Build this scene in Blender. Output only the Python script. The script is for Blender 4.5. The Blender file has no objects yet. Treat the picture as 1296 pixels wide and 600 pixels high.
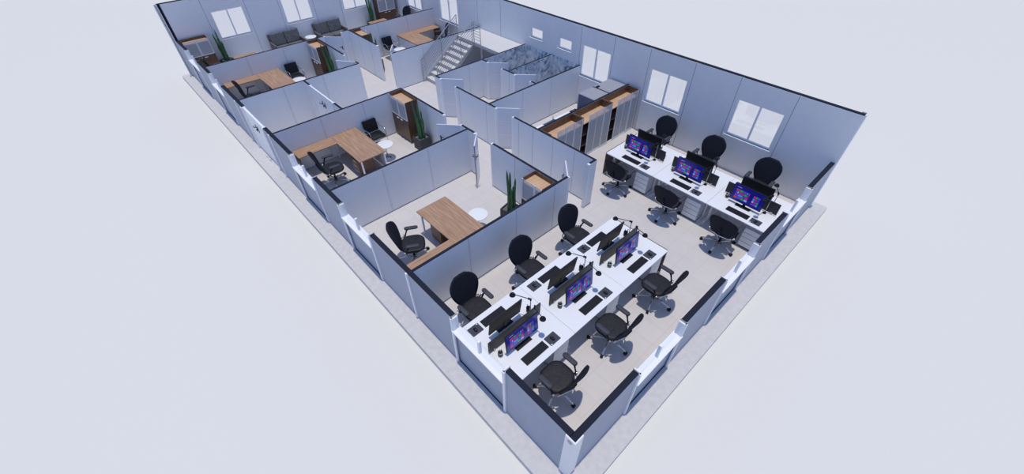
import bpy, math, random
from mathutils import Vector, Matrix
random.seed(7)
C = bpy.context.scene.collection
PI = math.pi
ZC = 1.444      # height at which the model is cut
H = 2.777
L = 21.6        # outer face of the far wall
B = 10.2        # outer face of the long window wall

# ------------------------------------------------------------------ materials
def lin(c):
    c /= 255.0
    return c / 12.92 if c <= .04045 else ((c + .055) / 1.055) ** 2.4
def rgb(r, g, b): return (lin(r), lin(g), lin(b), 1)
def mat(name, col, rough=.5, metal=0.0, spec=.5):
    m = bpy.data.materials.new(name); m.use_nodes = True
    p = m.node_tree.nodes['Principled BSDF']
    p.inputs['Base Color'].default_value = col
    p.inputs['Roughness'].default_value = rough
    p.inputs['Metallic'].default_value = metal
    p.inputs['Specular IOR Level'].default_value = spec
    return m
def noisy(m, a, b, scale=20, detail=4, stretch=(1, 1, 1), bump=0.0, lo=.35, hi=.65, rough=None):
    nt = m.node_tree; N = nt.nodes; K = nt.links; p = N['Principled BSDF']
    tc = N.new('ShaderNodeTexCoord'); mp = N.new('ShaderNodeMapping'); mp.inputs['Scale'].default_value = stretch
    nz = N.new('ShaderNodeTexNoise'); nz.inputs['Scale'].default_value = scale; nz.inputs['Detail'].default_value = detail
    cr = N.new('ShaderNodeValToRGB')
    cr.color_ramp.elements[0].position = lo; cr.color_ramp.elements[0].color = a
    cr.color_ramp.elements[1].position = hi; cr.color_ramp.elements[1].color = b
    K.new(tc.outputs['Object'], mp.inputs['Vector']); K.new(mp.outputs[0], nz.inputs['Vector'])
    K.new(nz.outputs[0], cr.inputs[0]); K.new(cr.outputs[0], p.inputs['Base Color'])
    if bump:
        bp = N.new('ShaderNodeBump'); bp.inputs['Strength'].default_value = bump; bp.inputs['Distance'].default_value = .01
        K.new(nz.outputs[0], bp.inputs['Height']); K.new(bp.outputs[0], p.inputs['Normal'])
    return m
def wood(name, a, b, axis):
    st = [22, 22, 22]; st[axis] = 1.3
    return noisy(mat(name, a, .42), a, b, 1.6, 6, st, lo=.3, hi=.72)

WALL = noisy(mat('painted_panel', rgb(232, 234, 240), .6, spec=.3), rgb(238, 240, 244), rgb(241, 243, 246), 6, 5)
POST = mat('white_profile', rgb(246, 247, 250), .4)
CORE_SHADE = mat('dark_core_and_shade', rgb(34, 38, 54), .8, spec=.2)  # cut wall core; also the painted shadow strips below the windows
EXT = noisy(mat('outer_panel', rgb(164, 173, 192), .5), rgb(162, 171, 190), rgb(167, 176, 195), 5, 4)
GROUND = mat('pale_ground', rgb(228, 226, 222), .9, spec=.1)
SLAB = noisy(mat('concrete_slab', rgb(205, 206, 212), .9, spec=.1), rgb(202, 201, 203), rgb(212, 210, 211), 9, 8)
WHITE = mat('white_laminate', rgb(238, 240, 246), .35)
WHITE2 = mat('white_lacquer', rgb(226, 229, 238), .35)
LINE = mat('grey_line', rgb(120, 126, 142), .6)
BLACKP = mat('black_plastic', rgb(25, 28, 37), .5, spec=.25)
KEYS = mat('dark_keys', rgb(38, 40, 50), .6, spec=.2)
MESHF = noisy(mat('black_mesh_fabric', rgb(30, 34, 46), .8, spec=.2), rgb(26, 29, 41), rgb(36, 40, 52), 120, 2)
LEATH = noisy(mat('black_leather', rgb(36, 37, 46), .55, spec=.3), rgb(30, 31, 40), rgb(42, 43, 52), 30, 4, bump=.1)
ARMM = mat('dark_grey_rubber', rgb(66, 68, 80), .6, spec=.3)
CHROME = mat('chrome', rgb(215, 217, 222), .18, 1.0)
STEEL = mat('brushed_steel', rgb(176, 178, 184), .35, .85)
GREYB = mat('grey_appliance', rgb(158, 160, 170), .4)
NAVY = mat('dark_appliance_front', rgb(70, 80, 108), .4)
PADM = mat('grey_pad', rgb(62, 66, 80), .8)
GLASSB = mat('pale_blue_glass', rgb(160, 185, 222), .15)
OAKX = wood('oak_top_x', rgb(150, 116, 92), rgb(196, 161, 132), 0)
OAKY = wood('oak_top_y', rgb(150, 116, 92), rgb(196, 161, 132), 1)
OAKL = wood('light_oak', rgb(196, 158, 124), rgb(222, 188, 154), 1)
WALN = wood('walnut', rgb(84, 60, 47), rgb(120, 88, 68), 2)
DARKW = wood('dark_wood', rgb(104, 84, 72), rgb(132, 108, 92), 2)
ENDW = wood('brown_end_panel', rgb(96, 84, 66), rgb(124, 108, 86), 2)
SOFA = noisy(mat('grey_leather', rgb(110, 112, 114), .6), rgb(88, 90, 94), rgb(110, 111, 114), 12, 6)
SOFAF = mat('taupe_frame', rgb(104, 100, 98), .6)
SOIL = noisy(mat('gravel', rgb(90, 90, 92), .9), rgb(60, 60, 62), rgb(130, 130, 132), 60, 2)
PLANT = mat('charcoal_planter', rgb(54, 57, 64), .6)
TILEW = mat('handle_white', rgb(240, 240, 244), .3)

def cactus_mat():
    m = mat('cactus_green', rgb(58, 116, 70), .55)
    return noisy(m, rgb(34, 78, 48), rgb(82, 132, 84), 18, 3, (6, 6, .5))
CACT = cactus_mat()
def frosted():
    m = bpy.data.materials.new('frosted_glass'); m.use_nodes = True
    nt = m.node_tree; N = nt.nodes; K = nt.links; N.clear()
    o = N.new('ShaderNodeOutputMaterial'); mx = N.new('ShaderNodeMixShader'); mx.inputs[0].default_value = .42
    t = N.new('ShaderNodeBsdfTransparent'); t.inputs[0].default_value = (.96, .97, .98, 1)
    d = N.new('ShaderNodeBsdfPrincipled'); d.inputs['Base Color'].default_value = rgb(232, 235, 240); d.inputs['Roughness'].default_value = .3
    K.new(t.outputs[0], mx.inputs[1]); K.new(d.outputs[0], mx.inputs[2]); K.new(mx.outputs[0], o.inputs[0])
    return m
FROST = frosted()
def clear():
    m = bpy.data.materials.new('window_glass'); m.use_nodes = True
    nt = m.node_tree; N = nt.nodes; K = nt.links; N.clear()
    o = N.new('ShaderNodeOutputMaterial'); mx = N.new('ShaderNodeMixShader')
    mx.inputs[0].default_value = .06
    t = N.new('ShaderNodeBsdfTransparent'); t.inputs[0].default_value = (.97, .98, 1, 1)
    g = N.new('ShaderNodeBsdfGlossy'); g.inputs['Roughness'].default_value = .05
    K.new(t.outputs[0], mx.inputs[1]); K.new(g.outputs[0], mx.inputs[2]); K.new(mx.outputs[0], o.inputs[0])
    return m
GLASS = clear()
def emit(name, col, s):
    m = mat(name, col, .2); p = m.node_tree.nodes['Principled BSDF']
    p.inputs['Emission Color'].default_value = col; p.inputs['Emission Strength'].default_value = s
    return m
SCREEN = emit('screen_glow', rgb(22, 24, 120), .4)
TILEC = [emit('screen_tile_' + n, rgb(*c), .55) for n, c in
         (('magenta', (160, 40, 130)), ('purple', (100, 55, 180)), ('green', (40, 140, 70)), ('cyan', (60, 130, 195)),
          ('red', (170, 55, 80)), ('blue', (50, 70, 190)), ('lilac', (150, 140, 205)), ('violet', (110, 40, 150)))]
def floor_mat():
    m = mat('floor_tiles', rgb(214, 208, 204), .5, spec=.3); nt = m.node_tree; N = nt.nodes; K = nt.links; p = N['Principled BSDF']
    tc = N.new('ShaderNodeTexCoord')
    br = N.new('ShaderNodeTexBrick'); br.offset = 0; br.inputs['Scale'].default_value = 1
    br.inputs['Brick Width'].default_value = .45; br.inputs['Row Height'].default_value = .45
    br.inputs['Mortar Size'].default_value = .006; br.inputs['Mortar Smooth'].default_value = .2; br.inputs['Bias'].default_value = 0
    br.inputs['Color1'].default_value = rgb(209, 205, 206); br.inputs['Color2'].default_value = rgb(212, 208, 209)
    br.inputs['Mortar'].default_value = rgb(200, 195, 195)
    nz = N.new('ShaderNodeTexNoise'); nz.inputs['Scale'].default_value = 3; nz.inputs['Detail'].default_value = 6
    mr = N.new('ShaderNodeMapRange'); mr.inputs['To Min'].default_value = .94; mr.inputs['To Max'].default_value = 1.05
    mx = N.new('ShaderNodeMixRGB'); mx.blend_type = 'MULTIPLY'; mx.inputs[0].default_value = 1
    K.new(tc.outputs['Object'], br.inputs['Vector']); K.new(tc.outputs['Object'], nz.inputs['Vector'])
    K.new(nz.outputs[0], mr.inputs[0]); K.new(br.outputs[0], mx.inputs[1]); K.new(mr.outputs[0], mx.inputs[2])
    K.new(mx.outputs[0], p.inputs['Base Color'])
    return m
FLOOR = floor_mat()
def marble():
    m = mat('blue_marble_tiles', rgb(130, 150, 170), .3)
    nt = m.node_tree; N = nt.nodes; K = nt.links; p = N['Principled BSDF']
    tc = N.new('ShaderNodeTexCoord'); nz = N.new('ShaderNodeTexNoise'); nz.inputs['Scale'].default_value = 3.4
    nz.inputs['Detail'].default_value = 8; nz.inputs['Distortion'].default_value = 1.6
    cr = N.new('ShaderNodeValToRGB')
    e = cr.color_ramp.elements; e[0].position = .33; e[0].color = rgb(104, 122, 142); e[1].position = .62; e[1].color = rgb(236, 240, 244)
    x = e.new(.46); x.color = rgb(190, 204, 218)
    K.new(tc.outputs['Object'], nz.inputs[0]); K.new(nz.outputs[0], cr.inputs[0]); K.new(cr.outputs[0], p.inputs['Base Color'])
    return m
MARBLE = marble()

# ------------------------------------------------------------------ mesh builder
class MB:
    def __init__(s): s.v = []; s.f = []; s.m = []; s.mats = []; s.sm = []
    def mi(s, m):
        if m not in s.mats: s.mats.append(m)
        return s.mats.index(m)
    def add(s, vs, fs, m, smooth=False, M=None):
        o = len(s.v); k = s.mi(m)
        for p in vs:
            p = Vector(p)
            s.v.append(tuple(M @ p) if M is not None else tuple(p))
        for f in fs: s.f.append(tuple(i + o for i in f)); s.m.append(k); s.sm.append(smooth)
        return s
    def box(s, x0, x1, y0, y1, z0, z1, m, M=None):
        vs = [(x, y, z) for z in (z0, z1) for y in (y0, y1) for x in (x0, x1)]
        return s.add(vs, [(0, 2, 3, 1), (4, 5, 7, 6), (0, 1, 5, 4), (2, 6, 7, 3), (0, 4, 6, 2), (1, 3, 7, 5)], m, False, M)
    def cbox(s, c, d, m, M=None):
        return s.box(c[0]-d[0]/2, c[0]+d[0]/2, c[1]-d[1]/2, c[1]+d[1]/2, c[2]-d[2]/2, c[2]+d[2]/2, m, M)
    def prism(s, pts, z0, z1, m, M=None, smooth=False):
        n = len(pts)
        vs = [(x, y, z0) for x, y in pts] + [(x, y, z1) for x, y in pts]
        fs = [tuple(range(n))[::-1], tuple(range(n, 2*n))]
        s.add(vs, fs, m, False, M)
        o = len(s.v) - 2*n; k = s.mi(m)
        for i in range(n):
            j = (i+1) % n
            s.f.append((o+i, o+j, o+n+j, o+n+i)); s.m.append(k); s.sm.append(smooth)
        return s
    def loft(s, rings, m, smooth=True, cap=True, M=None):
        n = len(rings[0]); vs = [p for r in rings for p in r]; fs = []
        for a in range(len(rings)-1):
            for i in range(n):
                j = (i+1) % n
                fs.append((a*n+i, a*n+j, (a+1)*n+j, (a+1)*n+i))
        if cap:
            fs.append(tuple(range(n))[::-1]); fs.append(tuple(range((len(rings)-1)*n, len(rings)*n)))
        return s.add(vs, fs, m, smooth, M)
    def tube(s, pts, r, m, n=8, M=None):
        pts = [Vector(p) for p in pts]; rings = []
        if not isinstance(r, (list, tuple)): r = [r]*len(pts)
        for i, p in enumerate(pts):
            d = ((pts[min(i+1, len(pts)-1)] - p).normalized() + (p - pts[max(i-1, 0)]).normalized())
            if d.length < 1e-6: d = Vector((0, 0, 1))
            d.normalize()
            a = d.cross(Vector((0, 0, 1)) if abs(d.z) < .9 else Vector((1, 0, 0))).normalized(); b = d.cross(a)
            rings.append([tuple(p + (a*math.cos(t)+b*math.sin(t))*r[i]) for t in [2*PI*k/n for k in range(n)]])
        return s.loft(rings, m, True, True, M)
    def cyl(s, c, r, z0, z1, m, n=20, M=None, r1=None):
        r1 = r if r1 is None else r1
        a = [(c[0]+r*math.cos(2*PI*k/n), c[1]+r*math.sin(2*PI*k/n), z0) for k in range(n)]
        b = [(c[0]+r1*math.cos(2*PI*k/n), c[1]+r1*math.sin(2*PI*k/n), z1) for k in range(n)]
        return s.loft([a, b], m, n > 10, True, M)
    def build(s, name, parent=None, bevel=0, loc=None):
        me = bpy.data.meshes.new(name); me.from_pydata(s.v, [], s.f)
        for m in s.mats: me.materials.append(m)
        me.polygons.foreach_set('material_index', s.m); me.polygons.foreach_set('use_smooth', s.sm)
        me.update()
        import bmesh
        bm = bmesh.new(); bm.from_mesh(me); bmesh.ops.recalc_face_normals(bm, faces=bm.faces); bm.to_mesh(me); bm.free()
        o = bpy.data.objects.new(name, me); C.objects.link(o)
        if parent: o.parent = parent
        if loc: o.location = loc
        if bevel:
            b = o.modifiers.new('bevel', 'BEVEL'); b.width = bevel; b.segments = 2; b.limit_method = 'ANGLE'
        return o

def tag(o, label=None, cat=None, group=None, kind=None):
    if label: o['label'] = label
    if cat: o['category'] = cat
    if group: o['group'] = group
    if kind: o['kind'] = kind
    return o
def empty(name, loc=(0, 0, 0), rz=0):
    o = bpy.data.objects.new(name, None); C.objects.link(o); o.location = loc; o.rotation_euler = (0, 0, rz)
    o.empty_display_size = .2
    return o
def copy_tree(o, parent=None):
    kids = list(o.children); c = o.copy(); C.objects.link(c); c.parent = parent
    for k in kids: copy_tree(k, c)
    return c
used = set()
def place(proto, loc, rz, label, cat, group=None):
    if proto.name in used: o = copy_tree(proto)
    else: o = proto; used.add(proto.name)
    o.location = loc; o.rotation_euler = (0, 0, rz)
    if 'group' in o.keys(): del o['group']
    return tag(o, label, cat, group)
def structure(o, label=None, cat=None):
    o['kind'] = 'structure'
    return o

# ------------------------------------------------------------------ setting
structure(MB().box(-300, 310, -300, 320, -.2, -.15, GROUND).build('ground'))
structure(MB().box(-.38, 10.45, -.38, 21.82, -.15, 0, SLAB).build('floor_slab'), None)
structure(MB().box(.1, 10.1, .1, 21.5, 0, .004, FLOOR).build('floor'))

JS = .014
def wall(name, x0, x1, y0, y1, z1=ZC, joints=(), m=WALL, m_out=None, core=True, z0=0, posts=None, core_w=1.0):
    """a sandwich panel wall; joints = positions along its long axis; posts = side (+1/-1) on which white cover strips stand proud"""
    g = MB(); alongx = (x1-x0) > (y1-y0)
    g.box(x0, x1, y0, y1, z0, z1, m)
    for j in joints:
        if alongx:
            g.box(j-JS, j+JS, y0-.006, y1+.006, z0, z1-.004, m); g.box(j-JS-.005, j+JS+.005, y0-.0015, y1+.0015, z0, z1-.004, LINE)
        else:
            g.box(x0-.006, x1+.006, j-JS, j+JS, z0, z1-.004, m); g.box(x0-.0015, x1+.0015, j-JS-.005, j+JS+.005, z0, z1-.004, LINE)
    if name == 'wall_partition': g.box(x0-.003, x1+.003, y0-.003, y1+.003, z0+.004, .018, LINE)  # grey strip paints the shadow gap at the skirting
    o = structure(g.build(name))
    if core:
        c = MB(); e = .004
        if name == 'wall_left': c.box(x0, x1+.0085, y0, y1, z1, z1+.006, CORE_SHADE)
        elif name == 'wall_front': c.box(x0, x1, y0, y1+.0085, z1, z1+.006, CORE_SHADE)
        else: c.box(x0, x1, y0, y1, z1, z1+.006, CORE_SHADE)
        c.build('core', o)
    return o

# --- outer left wall (x 0..0.1): full-height pieces between windows and the door
SIL = 1.1
segL = [(0.1, 1.5), (2.9, 5.8), (7.2, 8.6), (10.02, 11.93), (13.72, 15.73), (17.08, 18.56), (20.04, 21.5)]
winL = [(1.5, 2.9), (5.8, 7.2), (8.6, 10.02), (15.73, 17.08), (18.56, 20.04)]
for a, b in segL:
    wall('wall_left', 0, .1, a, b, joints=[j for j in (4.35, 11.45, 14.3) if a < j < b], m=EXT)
segF = [(0, 1.55), (2.93, 4.39), (5.78, 7.2), (8.55, 10.1)]
winF = [(1.55, 2.93), (4.39, 5.78), (7.2, 8.55)]
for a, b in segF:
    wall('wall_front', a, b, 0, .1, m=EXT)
for a, b in winL: structure(MB().box(.03, .1, a, b, 0, SIL-.03, EXT).box(.012, .03, a+.03, b-.03, 0, .01, CORE_SHADE).build('wall_left'))  # thin dark strip paints the shadow at the foot of the recessed panel
for a, b in winF: structure(MB().box(a, b, .03, .1, 0, SIL-.03, EXT).box(a+.03, b-.03, .012, .03, .0, .01, CORE_SHADE).build('wall_front'))  # same painted shadow strip along the front wall
# inner lining of the outer walls
for a, b in segL: structure(MB().box(.1, .108, a, b, 0, ZC, WALL).build('wall_left'))
for a, b in winL: structure(MB().box(.1, .108, a, b, 0, SIL-.03, WALL).build('wall_left'))
for a, b in segF: structure(MB().box(max(a, .108), b, .1, .108, 0, ZC, WALL).build('wall_front'))
for a, b in winF: structure(MB().box(a, b, .1, .108, 0, SIL-.03, WALL).build('wall_front'))

wn = [0]
def cut_window(a, b, axis):
    """bottom part of a sliding window, cut open at ZC; axis 'x' lies in the front wall, 'y' in the left wall"""
    wn[0] += 1
    M = Matrix.Identity(4) if axis == 'x' else Matrix(((0, 1, 0, 0), (1, 0, 0, 0), (0, 0, 1, 0), (0, 0, 0, 1)))
    g = MB()
    g.box(a, b, -.05, .135, SIL-.03, SIL, POST, M)                 # sill board
    g.box(a, a+.035, -.015, .112, SIL, ZC, POST, M); g.box(b-.035, b, -.015, .112, SIL, ZC, POST, M)
    g.box(a+.035, b-.035, .03, .075, SIL, SIL+.012, POST, M)
    c = (a+b)/2
    g.box(c-.022, c+.022, .025, .08, SIL, ZC, POST, M)
    o = structure(g.build('window_%d' % wn[0]))
    p = MB(); p.box(a+.035, c-.022, .05, .056, SIL+.012, ZC-.002, GLASS, M); p.build('pane', o)
    p = MB(); p.box(c+.022, b-.035, .05, .056, SIL+.012, ZC-.002, GLASS, M); p.build('pane', o)
    q = MB()
    for s_, e_ in ((a, 1), (b, -1)):
        q.box(min(s_, s_-e_*.02), max(s_, s_-e_*.02), -.02, .12, ZC+.006, ZC+.02, STEEL, M)
        q.box(min(s_, s_-e_*.03), max(s_, s_-e_*.03), -.02, 0, SIL, ZC+.02, POST, M)
    q.build('end_cap', o)
for a, b in winF: cut_window(a, b, 'x')
for a, b in winL: cut_window(a, b, 'y')

# cover strips on the outside of the outer walls
def strip(x0, x1, y0, y1, z1, name='trim_post'):
    return structure(MB().box(x0, x1, y0, y1, 0, z1, POST).build(name))
for j in (1.5, 2.9, 4.35, 5.8, 7.2, 8.6, 10.02, 11.45, 11.93, 13.72, 14.3, 15.73, 17.08, 18.56, 20.04):
    full = not any(a-.01 <= j <= b+.01 for a, b in winL)
    strip(-.03, 0, j-.028, j+.028, ZC if full else ZC)
for j in (1.55, 2.93, 4.39, 5.78, 7.2, 8.55):
    strip(j-.028, j+.028, -.03, 0, ZC)
# corner columns (L angles open to the outside)
def corner(px, py, sx, sy, z1, name='trim_corner'):
    g = MB(); w = .17
    g.box(min(px, px+sx*w), max(px, px+sx*w), min(py, py-sy*.02), max(py, py-sy*.02), 0, z1, POST)
    g.box(min(px, px-sx*.02), max(px, px-sx*.02), min(py-sy*.02, py+sy*w), max(py-sy*.02, py+sy*w), 0, z1, POST)
    return g
g = corner(0, 0, 1, 1, ZC-.01); g.tube([(-.02, .075, 1.34), (-.03, .075, 1.34)], .04, STEEL, 16); structure(g.build('trim_corner'))
structure(corner(0, L, 1, -1, H).build('trim_corner'))
structure(MB().box(-.1, -.02, L+.0, L+.02, 0, H, POST).box(-.1, -.08, L-.14, L, 0, H, POST).build('trim_corner'))
structure(MB().box(10.1, 10.26, -.03, 0, 0, H+.02, POST).box(10.2, 10.26, 0, .1, H-.02, H+.02, STEEL).build('trim_corner'))

# --- full-height walls with windows (long right wall and far wall)
def holes_wall(name, axis, a0, a1, t0, t1, holes, joints, inner):
    """axis 'y': wall runs along y between x=t0..t1; 'x': runs along x between y=t0..t1. inner = coordinate of the room-side face"""
    def P(g, a, b, z0, z1, m=WALL, u0=t0, u1=t1):
        if axis == 'y': g.box(u0, u1, a, b, z0, z1, m)
        else: g.box(a, b, u0, u1, z0, z1, m)
    g = MB(); cur = a0
    for (h0, h1, z0, z1) in sorted(holes):
        P(g, cur, h0, 0, H); P(g, h0, h1, 0, z0); P(g, h0, h1, z1, H); cur = h1
    P(g, cur, a1, 0, H)
    for j in joints:
        blocked = [(z0, z1) for h0, h1, z0, z1 in holes if h0-.02 < j < h1+.02]
        if not blocked: P(g, j-.045, j+.045, 0, H-.01, WALL, inner-.008, inner)
        P(g, j-.006, j+.006, 0, H-.01, LINE, inner-.009, inner-.0005) if not blocked else None
    o = structure(g.build(name))
    c = MB(); P(c, a0, a1, H, H+.02, CORE_SHADE); c.build('core', o)
    for (h0, h1, z0, z1) in holes:
        wn[0] += 1
        f = MB(); w = .035; mid = (h0+h1)/2; ta = t0+.03; tb = t1-.02
        P(f, h0, h0+w, z0, z1, POST, ta, tb); P(f, h1-w, h1, z0, z1, POST, ta, tb)
        P(f, h0+w, h1-w, z0, z0+w, POST, ta, tb); P(f, h0+w, h1-w, z1-w, z1, POST, ta, tb)
        if h1-h0 > 1: P(f, mid-.025, mid+.025, z0+w, z1-w, POST, ta, tb)
        P(f, h0-.03, h1+.03, z0-.03, z0, POST, inner-.05, t1-.02)
        fo = structure(f.build('window_%d' % wn[0]))
        if h1-h0 > 1:
            for q0, q1 in ((h0+w, mid-.025), (mid+.025, h1-w)):
                p = MB(); P(p, q0, q1, z0+w, z1-w, GLASS, (t0+t1)/2, (t0+t1)/2+.006); p.build('pane', fo)
        else:
            p = MB(); P(p, h0+w, h1-w, z0+w, z1-w, GLASS, (t0+t1)/2, (t0+t1)/2+.006); p.build('pane', fo)
    return o
hb = [(1.57, 2.88, 1.1, 2.19), (4.44, 5.75, 1.1, 2.19), (7.3, 8.56, 1.1, 2.19), (9.04, 9.68, 1.78, 2.16), (10.5, 11.14, 1.8, 2.17),
      (15.79, 17.19, 1.1, 2.19), (18.73, 20.03, 1.1, 2.19)]
holes_wall('wall_right', 'y', 0, L, 10.1, 10.2, hb, (1.45, 2.97, 4.33, 5.85, 7.22, 8.64, 12.88, 14.35, 18.6, 20.12), 10.1)
hf = [(1.65, 2.93, 1.1, 2.19), (4.53, 5.8, 1.1, 2.19), (7.38, 8.65, 1.1, 2.19)]
holes_wall('wall_far', 'x', 0, 10.1, 21.5, 21.6, hf, (1.45, 3.05, 4.4, 5.95, 7.25, 8.75), 21.5)
# cut end of the left wall where it meets the far wall
structure(MB().box(0, .1, 21.47, 21.5, ZC, H, CORE_SHADE).box(.1, .108, 21.47, 21.5, ZC, H, WALL).build('wall_left'))

# --- partitions: (x0,x1) at y, or (y0,y1) at x
T = .034
def px_(y, x0, x1, joints=(), t=T): return wall('wall_partition', x0, x1, y-t, y+t, joints=joints)
def py_(x, y0, y1, joints=(), t=T): return wall('wall_partition', x-t, x+t, y0, y1, joints=joints)
JX = (1.5, 2.9)
px_(4.32, .108, 4.67, (1.5, 2.91, 4.2)); px_(7.84, .108, 4.29, JX); px_(11.43, .108, 4.29, JX)
px_(14.25, .108, 4.32, JX); px_(17.8, .108, 4.62, JX)
py_(4.32, 4.35, 6.74, (4.9, 5.85)); py_(4.32, 7.55, 8.12); py_(4.32, 9.03, 11.46, (9.9, 10.6)); py_(4.32, 14.28, 14.5); py_(4.32, 15.42, 17.77, (16.0, 16.8))
py_(2.23, 13.77, 14.22); py_(2.23, 11.46, 11.97)
px_(4.32, 5.52, 5.72); py_(5.75, 4.29, 7.42, (5.0, 5.8, 6.6, 7.2)); py_(5.75, 8.26, 10.25, (8.7, 10.1)); py_(5.75, 11.17, 11.39)
px_(6.43, 5.78, 10.1, (7.2, 8.6)); px_(8.58, 5.78, 10.1, (7.2, 8.6)); px_(9.97, 7.88, 10.1, ()); px_(11.42, 5.72, 10.1, (7.2, 8.6))
py_(7.85, 8.61, 8.82); py_(7.85, 9.65, 10.27, (9.9,)); py_(7.85, 11.12, 11.39)
px_(14.25, 5.72, 10.1, (7.1, 8.6)); py_(5.75, 15.42, 17.79, (16.0, 16.9)); px_(17.8, 5.44, 5.72); px_(17.75, 5.78, 10.1, (7.1, 8.6))
# marble linings in the washrooms
tm = MB(); tm.box(7.9, 10.09, 11.375, 11.389, 0, ZC-.002, MARBLE); structure(tm.build('wall_tiling'))
tm = MB(); tm.box(7.9, 10.09, 10.001, 10.012, 0, ZC-.002, MARBLE); structure(tm.build('wall_tiling'))
tm = MB(); tm.box(7.9, 10.09, 9.928, 9.939, 0, ZC-.002, MARBLE); structure(tm.build('wall_tiling'))
tm = MB(); tm.box(7.9, 10.09, 8.611, 8.622, 0, ZC-.002, MARBLE); structure(tm.build('wall_tiling'))
tm = MB(); tm.box(10.085, 10.099, 8.625, 9.925, 0, ZC, MARBLE); structure(tm.build('wall_tiling'))
tm = MB(); tm.box(10.085, 10.099, 10.015, 11.372, 0, ZC, MARBLE); structure(tm.build('wall_tiling'))

# --- doors: opening posts and open leaves
dn = [0]
def leaf(hx, hy, ex, ey, t=.032):
    dn[0] += 1
    o = empty('door_%d' % dn[0], (hx, hy, 0), math.atan2(ey-hy, ex-hx)); o['kind'] = 'structure'
    w = math.hypot(ex-hx, ey-hy)
    g = MB(); g.box(0, w, -t/2, t/2, .012, ZC-.01, WHITE2)
    for z in (.5, .98):
        g.box(.02, w-.02, -t/2-.002, t/2+.002, z, z+.012, POST)
    for a in (.0, w-.012): g.box(a, a+.012, -t/2-.001, t/2+.001, .012, ZC-.011, WHITE2)
    g.build('leaf', o)
    for s in (-1, 1):
        h = MB(); h.cbox((w-.08, s*(t/2+.006), 1.0), (.03, .012, .14), BLACKP); h.tube([(w-.08, s*(t/2), 1.03), (w-.08, s*(t/2+.05), 1.03), (w-.19, s*(t/2+.05), 1.03)], .011, BLACKP, 6)
        h.build('handle', o)
    return o
leaf(4.38, 7.52, 3.88, 7.02); leaf(4.30, 8.16, 3.83, 8.69); leaf(4.72, 4.36, 5.17, 4.84)
leaf(5.79, 8.22, 6.25, 7.70); leaf(5.79, 11.12, 6.27, 10.56); leaf(7.89, 11.07, 8.36, 10.52); leaf(7.89, 9.60, 8.38, 9.10)
leaf(4.28, 14.53, 3.86, 15.13); leaf(5.79, 14.5, 6.24, 15.06); leaf(4.66, 17.75, 5.17, 17.25)
def jamb(x, y, w=.1):
    structure(MB().box(x-w/2, x+w/2, y-w/2, y+w/2, 0, ZC-.012, POST).build('trim_jamb'))
for x, y in ((4.32, 6.77), (4.32, 7.53), (4.32, 8.15), (4.32, 9.0), (4.32, 14.52), (4.32, 15.4), (4.68, 4.32), (5.5, 4.32), (5.75, 7.45), (5.75, 8.24), (5.75, 10.27),
             (5.75, 11.15), (7.85, 8.84), (7.85, 9.63), (7.85, 10.29), (7.85, 11.1), (5.75, 14.3), (5.75, 15.4), (5.43, 17.8), (4.64, 17.8)):
    structure(MB().box(x-.04, x+.04, y-.04, y+.04, 0, ZC-.012, POST).build('trim_jamb'))
# double doors: outer entrance in the left wall and the vestibule door
def double_door(x, y0, y1, t):
    dn[0] += 1
    o = empty('door_%d' % dn[0], (x, y0, 0)); o['kind'] = 'structure'
    w = (y1-y0)
    f = MB(); f.box(-.05, .05, 0, .05, 0, ZC, POST); f.box(-.05, .05, w-.05, w, 0, ZC, POST); f.build('door_frame', o)
    for k in (0, 1):
        a = .055 + k*(w/2-.05); b = a + w/2-.06
        g = MB(); g.box(-t/2, t/2, a, b, .015, ZC-.005, POST); g.build('leaf', o)
        yy = b-.08 if k == 0 else a+.08
        for s in (-1, 1):
            h = MB(); h.cbox((s*(t/2+.006), yy, 1.05), (.012, .035, .2), BLACKP)
            e = -1 if k == 0 else 1
            h.tube([(s*t/2, yy, 1.08), (s*(t/2+.055), yy, 1.08), (s*(t/2+.055), yy+e*.12, 1.08)], .013, BLACKP, 6)
            h.build('handle', o)
    return o
double_door(.05, 11.95, 13.70, .06)
double_door(2.23, 11.99, 13.75, .045)

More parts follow.
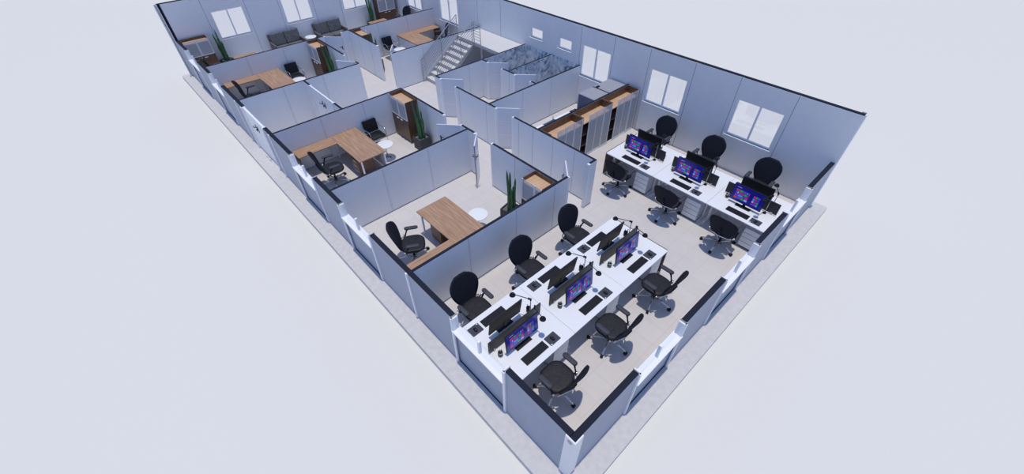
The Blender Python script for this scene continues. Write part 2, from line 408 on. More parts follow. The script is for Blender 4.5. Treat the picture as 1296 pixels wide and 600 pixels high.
# ------------------------------------------------------------------ furniture prototypes
def rrect(w, d, r, n=5):
    pts = []
    for cx, cy, a0 in ((w/2-r, d/2-r, 0), (-w/2+r, d/2-r, PI/2), (-w/2+r, -d/2+r, PI), (w/2-r, -d/2+r, 3*PI/2)):
        for k in range(n+1):
            a = a0 + PI/2*k/n; pts.append((cx+r*math.cos(a), cy+r*math.sin(a)))
    return pts
def make_office_chair():
    """task chair facing +y with an oval mesh back"""
    t = empty('office_chair'); t.scale = (1.1, 1.1, 1.1)
    g = MB(); R = []
    for z, s in ((.415, .86), (.435, .97), (.465, 1.0), (.485, .96), (.492, .8), (.488, .4)):
        R.append([(x*s, y*s+.03, z - (0 if z < .45 else .0)) for x, y in rrect(.54, .52, .19)])
    g.loft(R, LEATH); g.build('seat', t)
    # oval back
    g = MB(); n = 28; front = []; back = []
    def bp(u, v, off):     # u across, v up
        zz = .44 + v*.615
        x = u
        y = -.235 - v*.19 + .055*(u/.28)**2 + off
        return (x, y, zz)
    rows = 16; grid_f = []; grid_b = []
    for i in range(rows+1):
        v = i/rows
        hw = .315*max(0, 1-((v-.62)/.39)**2.6)**.5 if v > .62 else .315*(1-.50*((.62-v)/.62)**1.7)
        hw = max(hw, .05)
        if v > .99: hw = .12
        grid_f.append([bp(hw*(2*k/10-1), v, .014) for k in range(11)]); grid_b.append([bp(hw*(2*k/10-1), v, -.014) for k in range(11)])
    rings = [grid_f[i] + grid_b[i][::-1] for i in range(rows+1)]
    g.loft(rings, MESHF); g.build('backrest', t)
    g = MB(); g.tube([(0, -.10, .39), (0, -.24, .42), (0, -.30, .56), (0, -.345, .74)], .022, BLACKP); g.box(-.10, .10, -.16, .12, .375, .415, BLACKP)
    g.tube([(-.25, -.2, .46), (0, -.30, .50), (.25, -.2, .46)], .016, CHROME)
    g.build('back_support', t)
    for s in (-1, 1):
        g = MB(); g.loft([[(s*.292 + x, .03 + y, z) for x, y in rrect(.092*k, .30*k, .045*k)] for z, k in ((.655, .85), (.665, 1), (.685, 1), (.695, .8))], ARMM)
        a = g.build('armrest', t)
        q = MB(); q.tube([(s*.22, -.12, .41), (s*.285, -.13, .46), (s*.292, -.08, .60), (s*.292, -.03, .66)], .017, BLACKP)
        q.tube([(s*.24, -.17, .45), (s*.30, -.15, .50)], .018, CHROME); q.build('arm_post', a)
    g = MB(); g.cyl((0, 0), .028, .10, .38, BLACKP, 12); g.cyl((0, 0), .045, .07, .13, CHROME, 14); g.build('gas_column', t)
    for k in range(5):
        a = -PI/2 + 2*PI*k/5; c, s = math.cos(a), math.sin(a)
        g = MB(); g.tube([(0, 0, .115), (.18*c, .18*s, .105), (.375*c, .375*s, .078)], [.030, .024, .017], CHROME, 6); b = g.build('base_leg', t)
        w = MB(); w.tube([(.38*c - .026*s, .38*s + .026*c, .036), (.38*c + .026*s, .38*s - .026*c, .036)], .035, BLACKP, 12); w.build('caster', b)
    return t
def make_visitor_chair():
    t = empty('visitor_chair')   # faces +y
    g = MB(); g.loft([[(x*k, y*k+.02, z) for x, y in rrect(.48, .46, .05)] for z, k in ((.42, .95), (.43, 1), (.455, 1), (.465, .95))], BLACKP); g.build('seat', t)
    g = MB(); M = Matrix.Translation((0, -.235, .46)) @ Matrix.Rotation(math.radians(12), 4, 'X')
    g.loft([[(x, -.016 + yy, zz) for x, zz in [(p[0], p[1]+.2) for p in rrect(.48, .40, .04)]] for yy in (-.004, .03)], BLACKP, False, True, M); g.build('backrest', t)
    for s in (-1, 1):
        g = MB(); x = s*.265
        g.tube([(x, -.22, .015), (x, .22, .015), (x, .25, .04), (x, .23, .42), (x, .17, .62), (x, .08, .66), (x, -.18, .62), (x*.98, -.27, .70)], .012, CHROME, 8)
        g.build('arm_frame', t)
    MB().tube([(-.265, -.22, .015), (.265, -.22, .015)], .012, CHROME).build('crossbar', t)
    MB().tube([(-.265, .22, .40), (.265, .22, .40)], .012, CHROME).build('crossbar', t)
    return t
def make_bench():
    t = empty('bench_desk')     # origin: front left corner; 1.6 x 1.57
    MB().box(.002, 1.598, 0, 1.57, .722, .75, WHITE).build('tabletop', t, .003)
    for x in (.05, 1.51):
        g = MB(); g.box(x, x+.04, .36, .40, .03, .722, POST); g.box(x, x+.04, 1.17, 1.21, .03, .722, POST); g.box(x, x+.04, .12, 1.45, 0.0, .03, POST)
        g.build('leg_frame', t)
    MB().box(.09, 1.51, .765, .805, .60, .72, POST).build('cable_tray', t)
    return t
def make_pedestal():
    t = empty('drawer_pedestal')     # origin front-left bottom, front on -y
    MB().box(0, .42, .022, .55, .03, .62, WHITE2).box(.004, .416, .016, .022, .035, .615, LINE).box(.01, .41, .03, .54, 0, .03, BLACKP).build('body', t)
    for k in range(4):
        z = .045+k*.144
        MB().box(.004, .416, 0, .016, z, z+.130, WHITE).build('drawer', t)
    return t
def make_wood_pedestal():
    t = empty('drawer_pedestal')
    MB().box(0, .42, .018, .5, .06, .58, WALN).build('body', t)
    for k in range(3):
        z = .07+k*.17
        d = MB().box(.004, .416, 0, .017, z, z+.162, WALN).build('drawer', t)
        MB().box(.13, .29, -.018, .001, z+.1, z+.115, TILEW).build('handle', d)
    for x in (.05, .37):
        for y in (.07, .45):
            MB().tube([(x-.012, y, .027), (x+.012, y, .027)], .026, BLACKP, 10).build('caster', t)
    return t
def make_monitor():
    t = empty('monitor')      # screen faces -y, origin under stand centre
    MB().box(-.19, .19, -.07, .05, 0, .012, BLACKP).build('stand_base', t, .003)
    g = MB(); g.box(-.035, .035, .01, .03, .012, .22, BLACKP); g.build('stand_neck', t)
    M = Matrix.Translation((0, -.005, .09)) @ Matrix.Rotation(math.radians(-7), 4, 'X')
    h = MB(); h.box(-.40, .40, -.012, .016, 0, .455, BLACKP, M); h.build('housing', t, .003)
    s = MB(); s.box(-.388, .388, -.0135, -.012, .014, .442, SCREEN, M)
    rnd = random.Random(3)
    def tile(x, z, w, hh, c): s.box(x, x+w, -.0145, -.0135, z, z+hh, TILEC[c], M)
    order = [4, 2, 1, 3, 0, 5, 6, 0, 2, 7, 1, 3, 5, 0, 4, 1, 2, 6]
    k = 0
    for r in range(4):
        z = .275 - r*.066
        x = -.31
        widths = [(.08, .08, .08, .038, .038), (.038, .038, .12, .08, .038), (.08, .12, .038, .08), (.08, .08, .08, .08)][r]
        for w in widths:
            tile(x, z, w-.006, .052, order[k % len(order)]); x += w+.006; k += 1
    for r in range(4):
        for c in range(3):
            tile(.125+c*.056, .275-r*.066, .046, .052, order[(k*5+r*3+c) % len(order)])
    tile(-.31, .375, .10, .012, 6)
    s.build('screen', t)
    return t
def make_keyboard():
    t = MB(); t.box(-.28, .28, -.09, .09, 0, .014, BLACKP)
    for r in range(5):
        for c in range(18):
            t.box(-.27+c*.03, -.27+c*.03+.025, -.08+r*.033, -.08+r*.033+.027, .014, .019, KEYS)
    return t.build('keyboard')
def make_pad():
    g = MB(); g.prism(rrect(.26, .21, .015, 3), 0, .004, PADM); g.prism([(x-.1, y-.085) for x, y in rrect(.025, .025, .004, 2)], .004, .005, WHITE); return g.build('mouse_pad')
def make_mouse():
    t = empty('mouse')
    g = MB(); g.loft([[(x*k, y*k, z) for x, y in rrect(.062, .11, .03)] for z, k in ((0, .95), (.012, 1), (.024, .86), (.034, .5))], BLACKP); b = g.build('body', t)
    MB().tube([(0, .022, .03), (0, .038, .028)], .006, CHROME, 8).build('scroll_wheel', t)
    return t
def make_cup():
    t = empty('pen_cup'); t.scale = (1.2, 1.2, 1.1)
    g = MB(); n = 18
    def ring(r, z): return [(r*math.cos(2*PI*k/n), r*math.sin(2*PI*k/n), z) for k in range(n)]
    g.loft([ring(.038, 0), ring(.04, .1), ring(.035, .1), ring(.034, .008)], STEEL); g.build('cup', t)
    MB().loft([ring(.0405, .03), ring(.0412, .03), ring(.0412, .07), ring(.0405, .07)], BLACKP).build('band', t)
    for dx, dy, h in ((.014, 0, .15), (-.012, .012, .135)):
        MB().tube([(dx*.5, dy*.5, .012), (dx*1.6, dy*1.6, h)], .005, BLACKP, 6).build('pen', t)
    return t
def make_holder():
    t = empty('pen_holder')
    g = MB(); n = 18
    def ring(r, z): return [(r*math.cos(2*PI*k/n), r*math.sin(2*PI*k/n), z) for k in range(n)]
    g.loft([ring(.045, 0), ring(.05, .11), ring(.045, .11), ring(.042, .008)], BLACKP); g.build('cup', t)
    for dx, dy, h in ((.03, 0, .19), (-.03, .015, .18), (0, -.028, .17), (-.01, .03, .2)):
        MB().tube([(dx*.4, dy*.4, .012), (dx*1.3, dy*1.3, h)], .006, BLACKP, 6).build('pen', t)
    return t
def make_coaster():
    g = MB(); g.cyl((0, 0), .048, 0, .006, GLASSB, 24); return g.build('coaster')
def make_lamp(base, joint, head, name='desk_lamp'):
    t = empty(name)
    bx, by = base
    MB().cyl((bx, by), .045, 0, .018, BLACKP, 16).build('base', t)
    g = MB(); g.tube([(bx, by, .018), (bx, by, .54)], .009, STEEL, 8); g.tube([(bx, by, .51), (bx, by, .56)], .018, BLACKP, 8); g.build('pole', t)
    g = MB(); g.tube([(bx, by, .545), joint, head], .008, BLACKP, 8); g.tube([(joint[0], joint[1], joint[2]-.02), (joint[0], joint[1], joint[2]+.02)], .017, BLACKP, 8); g.build('arm', t)
    g = MB(); g.cyl((head[0], head[1]), .062, head[2]-.035, head[2]-.005, BLACKP, 20, r1=.05); g.cyl((head[0], head[1]), .03, head[2]-.005, head[2]+.02, BLACKP, 14); g.build('lamp_head', t)
    return t
def make_divider():
    t = empty('desk_divider')
    MB().box(0, 1.33, -.012, .012, .03, .345, mat('smoked_panel', rgb(44, 45, 54), .45, spec=.3)).build('panel', t, .002)
    for x in (.12, 1.21): MB().box(x-.02, x+.02, -.03, .03, 0, .07, STEEL).build('clamp', t)
    return t
def make_ldesk(mir=1, leng=1.9, rdepth=.5, rx=-1.2):
    """origin: outer visitor-side corner at the back; main slab runs to -y, return runs to -x*mir"""
    t = empty('office_desk')
    X = lambda a, b: (min(a*mir, b*mir), max(a*mir, b*mir))
    pts = [(0, 0), (0, -leng), (-.88*mir, -leng), (-.88*mir, -rdepth), ((-.88+rx)*mir, -rdepth), ((-.88+rx)*mir, 0)]
    a = X(0, -.88)
    g = MB(); g.box(a[0], a[1], -leng, 0, .715, .745, OAKY); g.build('tabletop', t, .003)
    a = X(-.881, -.88+rx)
    g = MB(); g.box(a[0], a[1], -rdepth, 0, .715, .745, OAKX); g.build('return_top', t, .003)
    a = X(-.88+rx, -.88+rx+.03)
    MB().box(a[0], a[1], -rdepth+.02, -.01, 0, .715, WALN).build('end_panel', t)
    for xx in (-.06, -.80):
        a = X(xx-.02, xx+.02)
        g = MB(); g.box(a[0], a[1], -leng+.05, -leng+.09, 0, .715, POST); g.box(a[0], a[1], -.12, -.08, 0, .715, POST); g.box(a[0], a[1], -leng+.09, -.12, .685, .715, POST)
        g.build('leg_frame', t)
    a = X(-.04, -.02)
    MB().box(a[0], a[1], -leng+.1, -.12, .06, .68, WHITE2).build('modesty_panel', t)
    return t
def make_side_table():
    t = empty('side_table')
    g = MB(); g.cyl((0, 0), .255, .485, .505, WHITE, 40); g.build('table_top', t, .004)
    g = MB(); g.cyl((0, 0), .02, .012, .485, CHROME, 14); g.build('stem', t)
    g = MB(); g.cyl((0, 0), .11, 0, .012, CHROME, 30); g.build('base', t)
    return t
def make_cabinet(w=.95, d=.47, doors=None):
    """display cabinet cut open on top; front faces -y, origin front-left bottom"""
    t = empty('display_cabinet')
    g = MB(); g.box(0, .02, .02, d, 0.05, ZC-.002, WALN); g.box(w-.02, w, .02, d, .05, ZC-.002, WALN); g.box(.02, w-.02, d-.02, d, .05, ZC-.002, WALN)
    g.box(.02, w-.02, .02, d-.02, .05, .09, WALN); g.box(.05, w-.05, .06, d-.04, 0, .05, BLACKP); g.build('carcass', t)
    for z in (.40, .80, 1.31):
        MB().box(.021, w-.021, .022, d-.021, z, z+.025, OAKL).build('shelf', t)
    ds = doors or [(.004, w/2-.002), (w/2+.002, w-.004)]
    for i, (a, b) in enumerate(ds):
        dd = MB().box(a, b, 0, .018, .06, .80, WALN).build('door', t)
        hx = b-.16 if i == 0 else a+.04
        MB().box(hx, hx+.12, -.022, .001, .735, .752, TILEW).build('handle', dd)
        f = MB(); f.box(a, a+.03, 0, .018, .812, ZC-.004, TILEW); f.box(b-.03, b, 0, .018, .812, ZC-.004, TILEW); f.box(a+.03, b-.03, 0, .018, .812, .84, TILEW)
        gf = f.build('glass_door', t)
        MB().box(a+.03, b-.03, .006, .012, .84, ZC-.006, FROST).build('pane', gf)
    return t
def make_storage(w=1.4, d=.46):
    t = empty('storage_bookcase')
    g = MB(); g.box(0, .03, .03, d, .0, ZC-.002, WALN); g.box(w-.03, w, .03, d, 0, ZC-.002, WALN); g.box(.03, w-.03, d-.02, d, 0, ZC-.002, WALN); g.box(.03, w-.03, .03, d-.02, 0, .06, DARKW)
    g.box(w*.5-.01, w*.5+.01, .05, d-.02, .06, 1.19, DARKW); g.build('carcass', t)
    for z in (.42, .80, 1.19):
        MB().box(.031, w-.031, .04, d-.021, z, z+.025, OAKL if z > 1 else DARKW).build('shelf', t)
    MB().box(0, w, .0, .03, 0, .035, POST).build('track', t)
    x0 = .27; pw = (w-.01-x0)/3
    for k in range(3):
        a = x0+k*pw; y = .004 if k % 2 == 0 else .016
        f = MB(); f.box(a, a+.03, y, y+.012, .036, ZC-.002, TILEW); f.box(a+pw-.03 if k == 2 else a+pw-.012, a+pw-.001, y, y+.012, .036, ZC-.002, TILEW); f.box(a+.03, a+pw-.03, y, y+.012, .036, .07, TILEW)
        o = f.build('sliding_door', t)
        MB().box(a+.03, a+pw-.012, y+.003, y+.009, .07, ZC-.004, FROST).build('pane', o)
    return t
def make_cactus_planter(h=1.35, seed=1):
    t = empty('potted_cactus')
    g = MB(); w = .42; hh = .42
    for a, b, c, d in ((-w/2, w/2, -w/2, -w/2+.02), (-w/2, w/2, w/2-.02, w/2), (-w/2, -w/2+.02, -w/2+.02, w/2-.02), (w/2-.02, w/2, -w/2+.02, w/2-.02)): g.box(a, b, c, d, 0, hh, PLANT)
    g.box(-w/2+.02, w/2-.02, -w/2+.02, w/2-.02, 0, .03, PLANT); g.build('planter', t)
    MB().box(-w/2+.02, w/2-.02, -w/2+.02, w/2-.02, .34, .37, SOIL).build('gravel', t)
    rnd = random.Random(seed)
    for (bx, by, lx, ly, hh2) in ((-.05, .02, -.06, .02, h), (.04, .03, .01, .05, h*.90), (.04, -.06, .01, -.03, h*.82), (-.05, -.05, -.03, -.01, h*.70), (.09, .0, .04, .03, h*.62)):
        g = MB(); rings = []; n = 10; S = 14
        for i in range(S+1):
            v = i/S; z = .36 + v*(hh2-.36)
            r = .05*(1-.45*v)*(1 if v < .75 else math.sqrt(max(0.01, 1-((v-.75)/.25)**2)))*(1+.06*math.sin(i*2.2))
            cx = bx+lx*v + .01*math.sin(v*7+bx*30); cy = by+ly*v
            rings.append([(cx+r*(1 if k % 2 else .72)*math.cos(2*PI*k/n), cy+r*(1 if k % 2 else .72)*math.sin(2*PI*k/n), z) for k in range(n)])
        g.loft(rings, CACT); g.build('stem', t)
    return t
def make_sofa(w=1.42):
    t = empty('sofa')      # faces -y, origin back centre
    MB().box(-w/2, w/2, -.75, 0, .08, .26, SOFAF).build('frame', t, .01)
    for s in (-1, 1):
        g = MB(); a, b = sorted((s*(w/2-.07), s*w/2)); g.box(a, b, -.76, -.02, .262, .58, SOFAF); g.build('armrest', t, .02)
    for s in (-1, 1):
        a, b = sorted((s*.006, s*(w/2-.072)))
        g = MB(); g.box(a, b, -.74, -.26, .262, .42, SOFA); g.build('seat_cushion', t, .03)
        M = Matrix.Translation((0, -.2, .40)) @ Matrix.Rotation(math.radians(-12), 4, 'X')
        g = MB(); g.box(a, b, -.06, .07, 0, .52, SOFA, M); g.build('back_cushion', t, .035)
    M = Matrix.Translation((0, -.10, .26)) @ Matrix.Rotation(math.radians(-8), 4, 'X')
    MB().box(-w/2+.0, w/2, -.0, .05, 0, .62, SOFAF, M).build('back_frame', t, .01)
    for x in (-w/2+.08, w/2-.08):
        for y in (-.7, -.06): MB().cyl((x, y), .02, 0, .08, CHROME, 10).build('leg', t)
    return t

chair = make_office_chair(); vchair = make_visitor_chair(); bench = make_bench(); ped = make_pedestal(); wped = make_wood_pedestal()
monitor = make_monitor(); kb = make_keyboard(); pad = make_pad(); mouse = make_mouse(); cup = make_cup(); holder = make_holder()
lamp_n = make_lamp((0, 0), (-.04, -.03, .55), (-.085, -.29, .55)); lamp_f = make_lamp((0, 0), (.02, -.03, .55), (.175, -.32, .56))
divider = make_divider(); stable = make_side_table(); sofa = make_sofa(); cactus = make_cactus_planter(1.68)

# ------------------------------------------------------------------ open office
def st(O, th, x, y, z=0):
    c, s = math.cos(th), math.sin(th)
    return (O[0]+c*x-s*y, O[1]+s*x+c*y, z)
EN = ('nearest the outer corner', 'in the middle', 'furthest from the outer corner')
EB = ('at the bookcase end', 'in the middle', 'at the front wall end')
ROWS = {'A': 'island desk row', 'B': 'window-wall desk row'}
def station(O, th, row, where, near, shift=0, chair_at=None, chair_rot=0, pedestal=True):
    w = where
    def P(proto, x, y, z, name, cat, grp, rz=0, lz=0):
        return place(proto, st(O, th, x+shift, y, z), th+rz, name + ' ' + w, cat, grp)
    Z = .7545
    P(monitor, .715, .53, Z, 'wide black monitor', 'monitor', 'monitors on the open office desks')
    P(kb, .73, .22, Z, 'black keyboard', 'keyboard', 'keyboards on the open office desks')
    P(pad, 1.19, .215, Z, 'dark grey mouse pad', 'mouse pad', 'mouse pads on the open office desks')
    P(mouse, 1.19, .215, Z+.004, 'small black mouse on its pad', 'mouse', 'mice on the open office desks')
    if near:
        P(cup, .24, .62, Z, 'small steel pen cup', 'pen cup', 'steel pen cups on the open office desks')
        P(lamp_n, 1.185, .70, Z, 'black desk lamp with round head', 'lamp', 'desk lamps in the open office')
    else:
        P(holder, .13, .59, Z, 'black pen holder with pens', 'pen holder', 'black pen holders in the open office')
        P(lamp_f, .20, .705, Z, 'long-armed black desk lamp', 'lamp', 'desk lamps in the open office')
    if pedestal:
        place(ped, st(O, th, 1.07, .04, 0.004), th, 'white four-drawer pedestal under desk ' + w, 'drawer pedestal', 'white pedestals under the open office desks')
    if chair_at:
        place(chair, (chair_at[0], chair_at[1], .004), chair_rot, 'black oval-backed swivel chair ' + w, 'chair', 'swivel chairs in the open office')
R = math.radians
for i in range(3):
    x0 = .165+1.6*i
    place(bench, (x0, 1.45, .004), 0, 'white double desk of the island row, ' + EN[i], 'desk', 'white double desks')
    place(divider, (x0+.1, 1.45+.785, .7545), 0, 'smoked desk divider on island row, ' + EN[i], 'divider', 'desk dividers')
    station((x0, 1.45), 0, 'A', 'on island row, front side, ' + EN[i], True, 0, [(.96, 1.12), (2.55, 1.12), (4.14, 1.12)][i], 0)
    station((x0+1.6, 3.02), PI, 'A', 'on island row, rear side, ' + EN[i], False, .16, [(.85, 3.36), (2.45, 3.36), (4.04, 3.36)][i], PI, pedestal=(i > 5))
    y0 = 4.93-1.6*i
    place(bench, (7.15, y0, .004), -PI/2, 'white double desk of the window row, ' + EB[i], 'desk', 'white double desks')
    place(divider, (7.935, y0-.1, .7545), -PI/2, 'smoked desk divider on window row, ' + EB[i], 'divider', 'desk dividers')
    station((7.15, y0), -PI/2, 'B', 'on window row, aisle side, ' + EB[i], True, 0, [(6.84, 4.17), (6.84, 2.55), (6.84, .98)][i], -PI/2)
    station((8.72, y0-1.6), PI/2, 'B', 'on window row, wall side, ' + EB[i], False, .16, [(9.22, 4.46), (9.22, 2.86), (9.22, 1.26)][i], PI/2, pedestal=False)
e1 = MB().box(4.967, 4.99, 1.47, 3.0, .004, .75, ENDW).build('desk_end_panel'); tag(e1, 'brown wooden end panel closing the island desk row', 'desk panel')
e2 = MB().box(7.17, 8.70, 4.932, 4.955, .004, .75, ENDW).build('desk_end_panel'); tag(e2, 'brown wooden end panel closing the window desk row beside bookcases', 'desk panel')

# storage bookcases
stor = make_storage()
for i, (x, s) in enumerate(((5.80, 'half hidden behind the corridor wall'), (7.21, 'in the middle of the three'), (8.62, 'against the window wall'))):
    place(stor, (x, 5.93, .004), 0, 'walnut bookcase with frosted sliding doors, ' + s, 'bookcase', 'walnut bookcases in the open office')

# ------------------------------------------------------------------ cell offices
def mesh_tag(o, label, cat, group=None): return tag(o, label, cat, group)
ld = make_ldesk()
ldm = make_ldesk(mir=-1)
OD = (('office nearest the island desks', 2.47, 6.54), )
g_desk = 'oak corner desks in the cell offices'
G = 'cell office furniture'
def cell(n, where, desk, chair_p, table, ped_p, vis=None, cab=None, plant=None, mir=False, chair_r=0, plant_h=1.0):
    dx, dy = desk
    if n < 5: place(ldm if mir else ld, (dx, dy, .004), 0, 'oak-topped corner desk ' + where, 'desk', g_desk)
    else: near_return_desk(dx, dy, -1 if mir else 1, 'oak-topped corner desk ' + where)
    if ped_p: place(wped, (ped_p[0], ped_p[1], .004), {1: -PI/2, 2: PI/2}[ped_p[2]], 'walnut drawer unit on casters under desk ' + where, 'drawer pedestal', 'walnut drawer units')
    if chair_p: place(chair, (chair_p[0], chair_p[1], .004), chair_r, 'black swivel chair ' + where, 'chair', 'swivel chairs in the cell offices')
    if table: place(stable, (table[0], table[1], .004), 0, 'small round white side table ' + where, 'side table', 'round white side tables')
    if vis: place(vchair, (vis[0], vis[1], .004), PI, 'black visitor chair with chrome arms ' + where, 'chair', 'visitor chairs')
    if plant: place(cactus, (plant[0], plant[1], .004), plant[2], 'tall green cactus in square charcoal planter ' + where, 'plant', 'potted cacti')
W1 = 'in the office beside the island desks'
W2 = 'in the second office from the front corner'
W3 = 'in the office beyond the entrance room'
W4 = 'in the office left of the stairs'
W5 = 'in the far left corner office'
W6 = 'in the far right corner office'
cab = make_cabinet()
# office 1 (desk turned the other way round: return at its near end)
def near_return_desk(x, y, mir, label):
    t = empty('office_desk', (x, y, .004))
    X = lambda a, b: (min(a*mir, b*mir), max(a*mir, b*mir))
    MB().box(*X(0, .9), 0, 1.9, .715, .745, OAKY).build('tabletop', t, .003)
    MB().box(*X(-1.2, -.001), 0, .52, .715, .745, OAKX).build('return_top', t, .003)
    MB().box(*X(-1.2, -1.17), .01, .5, 0, .715, WALN).build('end_panel', t)
    for xx in (.08, .84):
        g = MB(); g.box(*X(xx-.02, xx+.02), 1.79, 1.83, 0, .715, POST); g.box(*X(xx-.02, xx+.02), .08, .12, 0, .715, POST); g.box(*X(xx-.02, xx+.02), .12, 1.79, .685, .715, POST)
        g.build('leg_frame', t)
    MB().box(*X(.86, .88), .12, 1.78, .06, .68, WHITE2).build('modesty_panel', t)
    return tag(t, label, 'desk', g_desk)
near_return_desk(1.55, 4.64, 1, 'oak-topped corner desk ' + W1)
place(wped, (2.17, 5.74, .004), PI/2 + 0, 'walnut drawer unit on casters under desk ' + W1, 'drawer pedestal', 'walnut drawer units')
place(chair, (.93, 5.86, .004), -PI/2-R(30), 'black swivel chair ' + W1, 'chair', 'swivel chairs in the cell offices')
place(stable, (2.79, 5.62, .004), 0, 'small round white side table ' + W1, 'side table', 'round white side tables')
place(cactus, (3.66, 5.30, .004), .2, 'tall green cactus in square charcoal planter ' + W1, 'plant', 'potted cacti')
c1 = make_cabinet(w=.69, doors=[(.004, .44), (.444, .686)])
place(c1, (3.80, 5.06, .004), -PI/2, 'walnut display cabinet with glass upper doors ' + W1, 'cabinet', 'display cabinets')
# office 2, 3
cell(2, W2, (2.46, 11.39), (.97, 10.12), (2.79, 10.22), (1.63, 10.22, 1), vis=(2.92, 11.02), plant=(3.98, 9.95, 0), chair_r=-PI/2+R(-8))
place(cab, (3.82, 11.36, .004), -PI/2, 'walnut display cabinet with glass upper doors ' + W2, 'cabinet', 'display cabinets')
cell(3, W3, (2.46, 17.76), (.97, 16.5), (2.80, 16.75), (1.63, 16.7, 1), vis=(2.92, 17.33), plant=(4.05, 16.42, 0), chair_r=-PI/2+R(-8))
place(cab, (3.82, 17.72, .004), -PI/2, 'walnut display cabinet with glass upper doors ' + W3, 'cabinet', 'display cabinets')
cell(4, W4, (7.93, 17.71), (9.48, 16.5), (7.42, 16.72), (8.77, 16.3, 2), vis=(7.3, 17.25), plant=(6.1, 16.4, 1), mir=True, chair_r=PI/2-R(32))
place(cab, (6.27, 16.74, .004), PI/2, 'walnut display cabinet with glass upper doors ' + W4, 'cabinet', 'display cabinets')
cell(5, W5, (1.50, 18.32), (.78, 19.62), None, None, chair_r=-PI/2, plant=(1.42, 21.15, 2))
place(cab, (.13, 20.98, .004), 0, 'walnut display cabinet with glass upper doors ' + W5, 'cabinet', 'display cabinets')
cell(6, W6, (8.75, 18.32), (9.5, 19.75), None, None, mir=True, chair_r=PI/2, plant=(8.55, 21.15, 0))
place(cab, (8.95, 20.98, .004), 0, 'walnut display cabinet with glass upper doors ' + W6, 'cabinet', 'display cabinets')
place(sofa, (4.13, 21.44, .004), 0, 'grey two-seat sofa under the far wall, left of the two', 'sofa', 'grey sofas')
place(sofa, (6.25, 21.44, .004), 0, 'grey two-seat sofa under the far wall, right of the two', 'sofa', 'grey sofas')
place(stable, (5.19, 21.0, .004), 0, 'small round white side table between the two grey sofas', 'side table', 'round white side tables')

# ------------------------------------------------------------------ pantry
t = empty('kitchen_counter', (5.80, 6.472, .004))
MB().box(0, 2.55, 0, .74, .86, .9, WHITE).build('worktop', t, .003)
MB().box(0, 2.55, .02, .68, .08, .86, WHITE2).box(.02, 2.53, .05, .62, 0, .08, BLACKP).build('cabinet_body', t)
for k in range(5): MB().box(.01+k*.508, .50+k*.508, .68, .698, .09, .85, WHITE).build('door', t)
tag(t, 'white kitchen counter behind the walnut bookcases', 'counter')
s = empty('sink', (7.02, 7.0, .905))
MB().box(-.26, -.24, -.18, .18, 0, .012, STEEL).box(.24, .26, -.18, .18, 0, .012, STEEL).box(-.24, .24, -.18, -.16, 0, .012, STEEL).box(-.24, .24, .16, .18, 0, .012, STEEL).build('rim', s)
MB().box(-.24, .24, -.16, .16, 0, .004, NAVY).build('basin', s)
MB().tube([(.20, .17, .01), (.20, .17, .12), (.12, .08, .14)], .012, CHROME).build('tap', s)
tag(s, 'steel sink with tap set in the kitchen counter', 'sink')
s = empty('hob', (8.16, 6.98, .905))
MB().box(-.15, .15, -.2, .2, 0, .008, BLACKP).build('glass_plate', s)
for y in (-.1, .1): MB().cyl((0, y), .07, .008, .02, STEEL, 16).build('burner', s)
tag(s, 'black two-ring hob on the kitchen counter beside the grey appliance', 'hob')
for x0, x1, lb in ((8.385, 9.10, 'grey appliance block with dark side next to the kitchen counter'), (9.16, 10.03, 'grey appliance block in the pantry corner under the window')):
    a = empty('refrigerator', (x0, 6.47, .004)); w = x1-x0
    MB().box(0, w, 0, .66, .03, 1.415, GREYB).box(.04, w-.04, .04, .62, 0, .03, BLACKP).build('body', a, .004)
    MB().box(-.008, 0, .0, .66, .03, 1.40, NAVY).build('side_panel', a)
    MB().box(.005, w-.005, .662, .70, .04, 1.41, GREYB).build('door', a, .003)
    if x0 > 9: MB().box(-.05, -.01, .35, .70, 1.36, 1.405, BLACKP).box(.0, .12, .52, .6, 1.416, 1.44, BLACKP).build('handle', a)
    tag(a, lb, 'appliance')

# ------------------------------------------------------------------ staircase
t = empty('staircase', (7.04, 13.12, .004))
n = 9; rise = 1.376/n; run = 1.78/(n-1); W = 1.06
STEP = mat('stair_tread', rgb(214, 213, 214), .6)
RAILM = mat('rail_paint', rgb(150, 153, 163), .4); RISER = mat('stair_riser', rgb(186, 186, 190), .7)
for k in range(n-1):
    MB().box(k*run, (k+1)*run+(.02 if k < n-2 else 0), 0, W, (k+1)*rise-.03, (k+1)*rise, STEP).build('tread', t)
    MB().box(k*run+.012, k*run+.03, .01, W-.01, k*rise, (k+1)*rise-.03, RISER).build('riser', t)
g = MB()
for y in (-.012, W-.008):
    g.add([(0, y, 0), (.25, y, 0), (1.78, y, 1.24), (1.78, y, 1.34), (0, y, .12), (0, y+.02, 0), (.25, y+.02, 0), (1.78, y+.02, 1.24), (1.78, y+.02, 1.34), (0, y+.02, .12)],
          [(0, 1, 2, 3, 4), (9, 8, 7, 6, 5), (0, 5, 6, 1), (1, 6, 7, 2), (2, 7, 8, 3), (3, 8, 9, 4), (4, 9, 5, 0)], RISER)
g.build('stringer', t)
def railing(y, name, x0, x1, s0, topz0, topz1):
    g = MB(); g.tube([(x0, y, topz0), (x1, y, topz1)], .017, RAILM)
    for p in range(1, 7):
        dz = p*.105
        g.tube([(x0, y, topz0-dz), (x1, y, topz1-dz)], .008, RAILM, 6)
    return g
g = railing(W-.03, 'handrail', -.15, 1.775, 0, .86, 2.21)
for x in (-.15, .90, 1.77):
    zt = .86+(x+.15)/1.925*1.35; g.tube([(x, W-.03, max(0, zt-.88)), (x, W-.03, zt)], .014, RAILM)
g.build('handrail', t)
g = railing(.03, 'handrail', -.1, 1.775, 0, .86, 2.15)
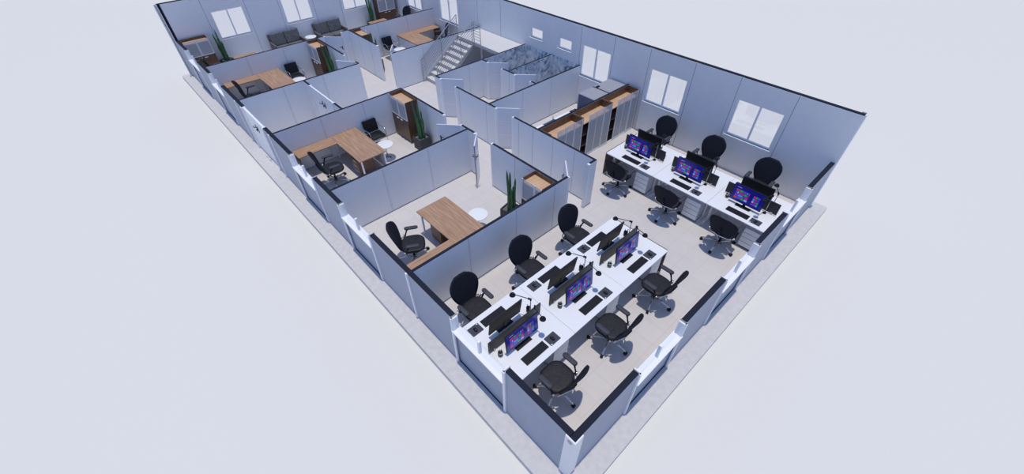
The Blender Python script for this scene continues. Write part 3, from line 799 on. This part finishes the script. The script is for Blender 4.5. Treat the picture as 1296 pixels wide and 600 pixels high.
for x in (-.1, 1.15, 1.77):
    zt = .86+(x+.1)/1.875*1.29; g.tube([(x, .03, max(0, zt-.85)), (x, .03, zt)], .014, RAILM)
g.build('handrail', t)
tag(t, 'pale staircase with steel bar railings rising to the landing', 'staircase')
t = empty('stair_landing', (8.85, 11.46, .004))
g = MB()
for z in (1.5, 1.61, 1.72, 1.83, 1.94, 2.05): g.tube([(.03, 1.68, z), (.03, 1.27, z)], .008, RAILM, 6)
g.tube([(.03, 1.68, 1.38), (.03, 1.68, 2.16), (.03, 1.27, 2.16), (.03, 1.27, 1.38)], .015, RAILM); g.build('guard_rail', t)
MB().box(0, 1.24, 0, 2.74, 1.26, 1.38, STEP).build('deck', t)
MB().box(-.006, 0, 0, 2.74, 1.25, 1.37, RISER).build('fascia', t)
for x, y in ((.05, .06), (.05, 1.25), (1.18, .06)): MB().box(x-.03, x+.03, y-.03, y+.03, 0, 1.26, RISER).build('column', t)
tag(t, 'pale raised landing platform at the head of the stairs', 'landing')
# remove prototypes that were never placed
for p in (ld, ldm, vchair, chair, cab):
    if p.name not in used:
        for c in list(p.children_recursive): bpy.data.objects.remove(c)
        bpy.data.objects.remove(p)

# ------------------------------------------------------------------ light, sky, camera
w = bpy.data.worlds.new('sky'); bpy.context.scene.world = w; w.use_nodes = True
w.node_tree.nodes['Background'].inputs[0].default_value = (.32, .51, 1.0, 1)
w.node_tree.nodes['Background'].inputs[1].default_value = .54
sd = bpy.data.lights.new('sun', 'SUN'); sd.energy = 2.25; sd.angle = R(1.0); sd.color = (1.0, .93, .80)
so = bpy.data.objects.new('sun', sd); C.objects.link(so); so.location = (5, 10, 30)
so.rotation_euler = Vector((-.012, -.012, -1)).to_track_quat('-Z', 'Y').to_euler()

cam = bpy.data.cameras.new('camera'); co = bpy.data.objects.new('camera', cam); C.objects.link(co)
f, cx, cy, cz, rx, ro, rz = CAMP = (540.799, -2.22268, -1.11108, 7.75263, 45.9507, -.31749, -42.6521)
Mr = Matrix.Rotation(R(rz), 4, 'Z') @ Matrix.Rotation(R(rx), 4, 'X') @ Matrix.Rotation(R(ro), 4, 'Z')
co.matrix_world = Matrix.Translation((cx, cy, cz)) @ Mr
cam.sensor_fit = 'HORIZONTAL'; cam.sensor_width = 36; cam.lens = f*36/1296
cam.clip_end = 1000
sc = bpy.context.scene; sc.camera = co
sc.view_settings.view_transform = 'Standard'; sc.view_settings.look = 'None'; sc.view_settings.gamma = 1; sc.view_settings.exposure = 0
sc.view_settings.use_curve_mapping = False
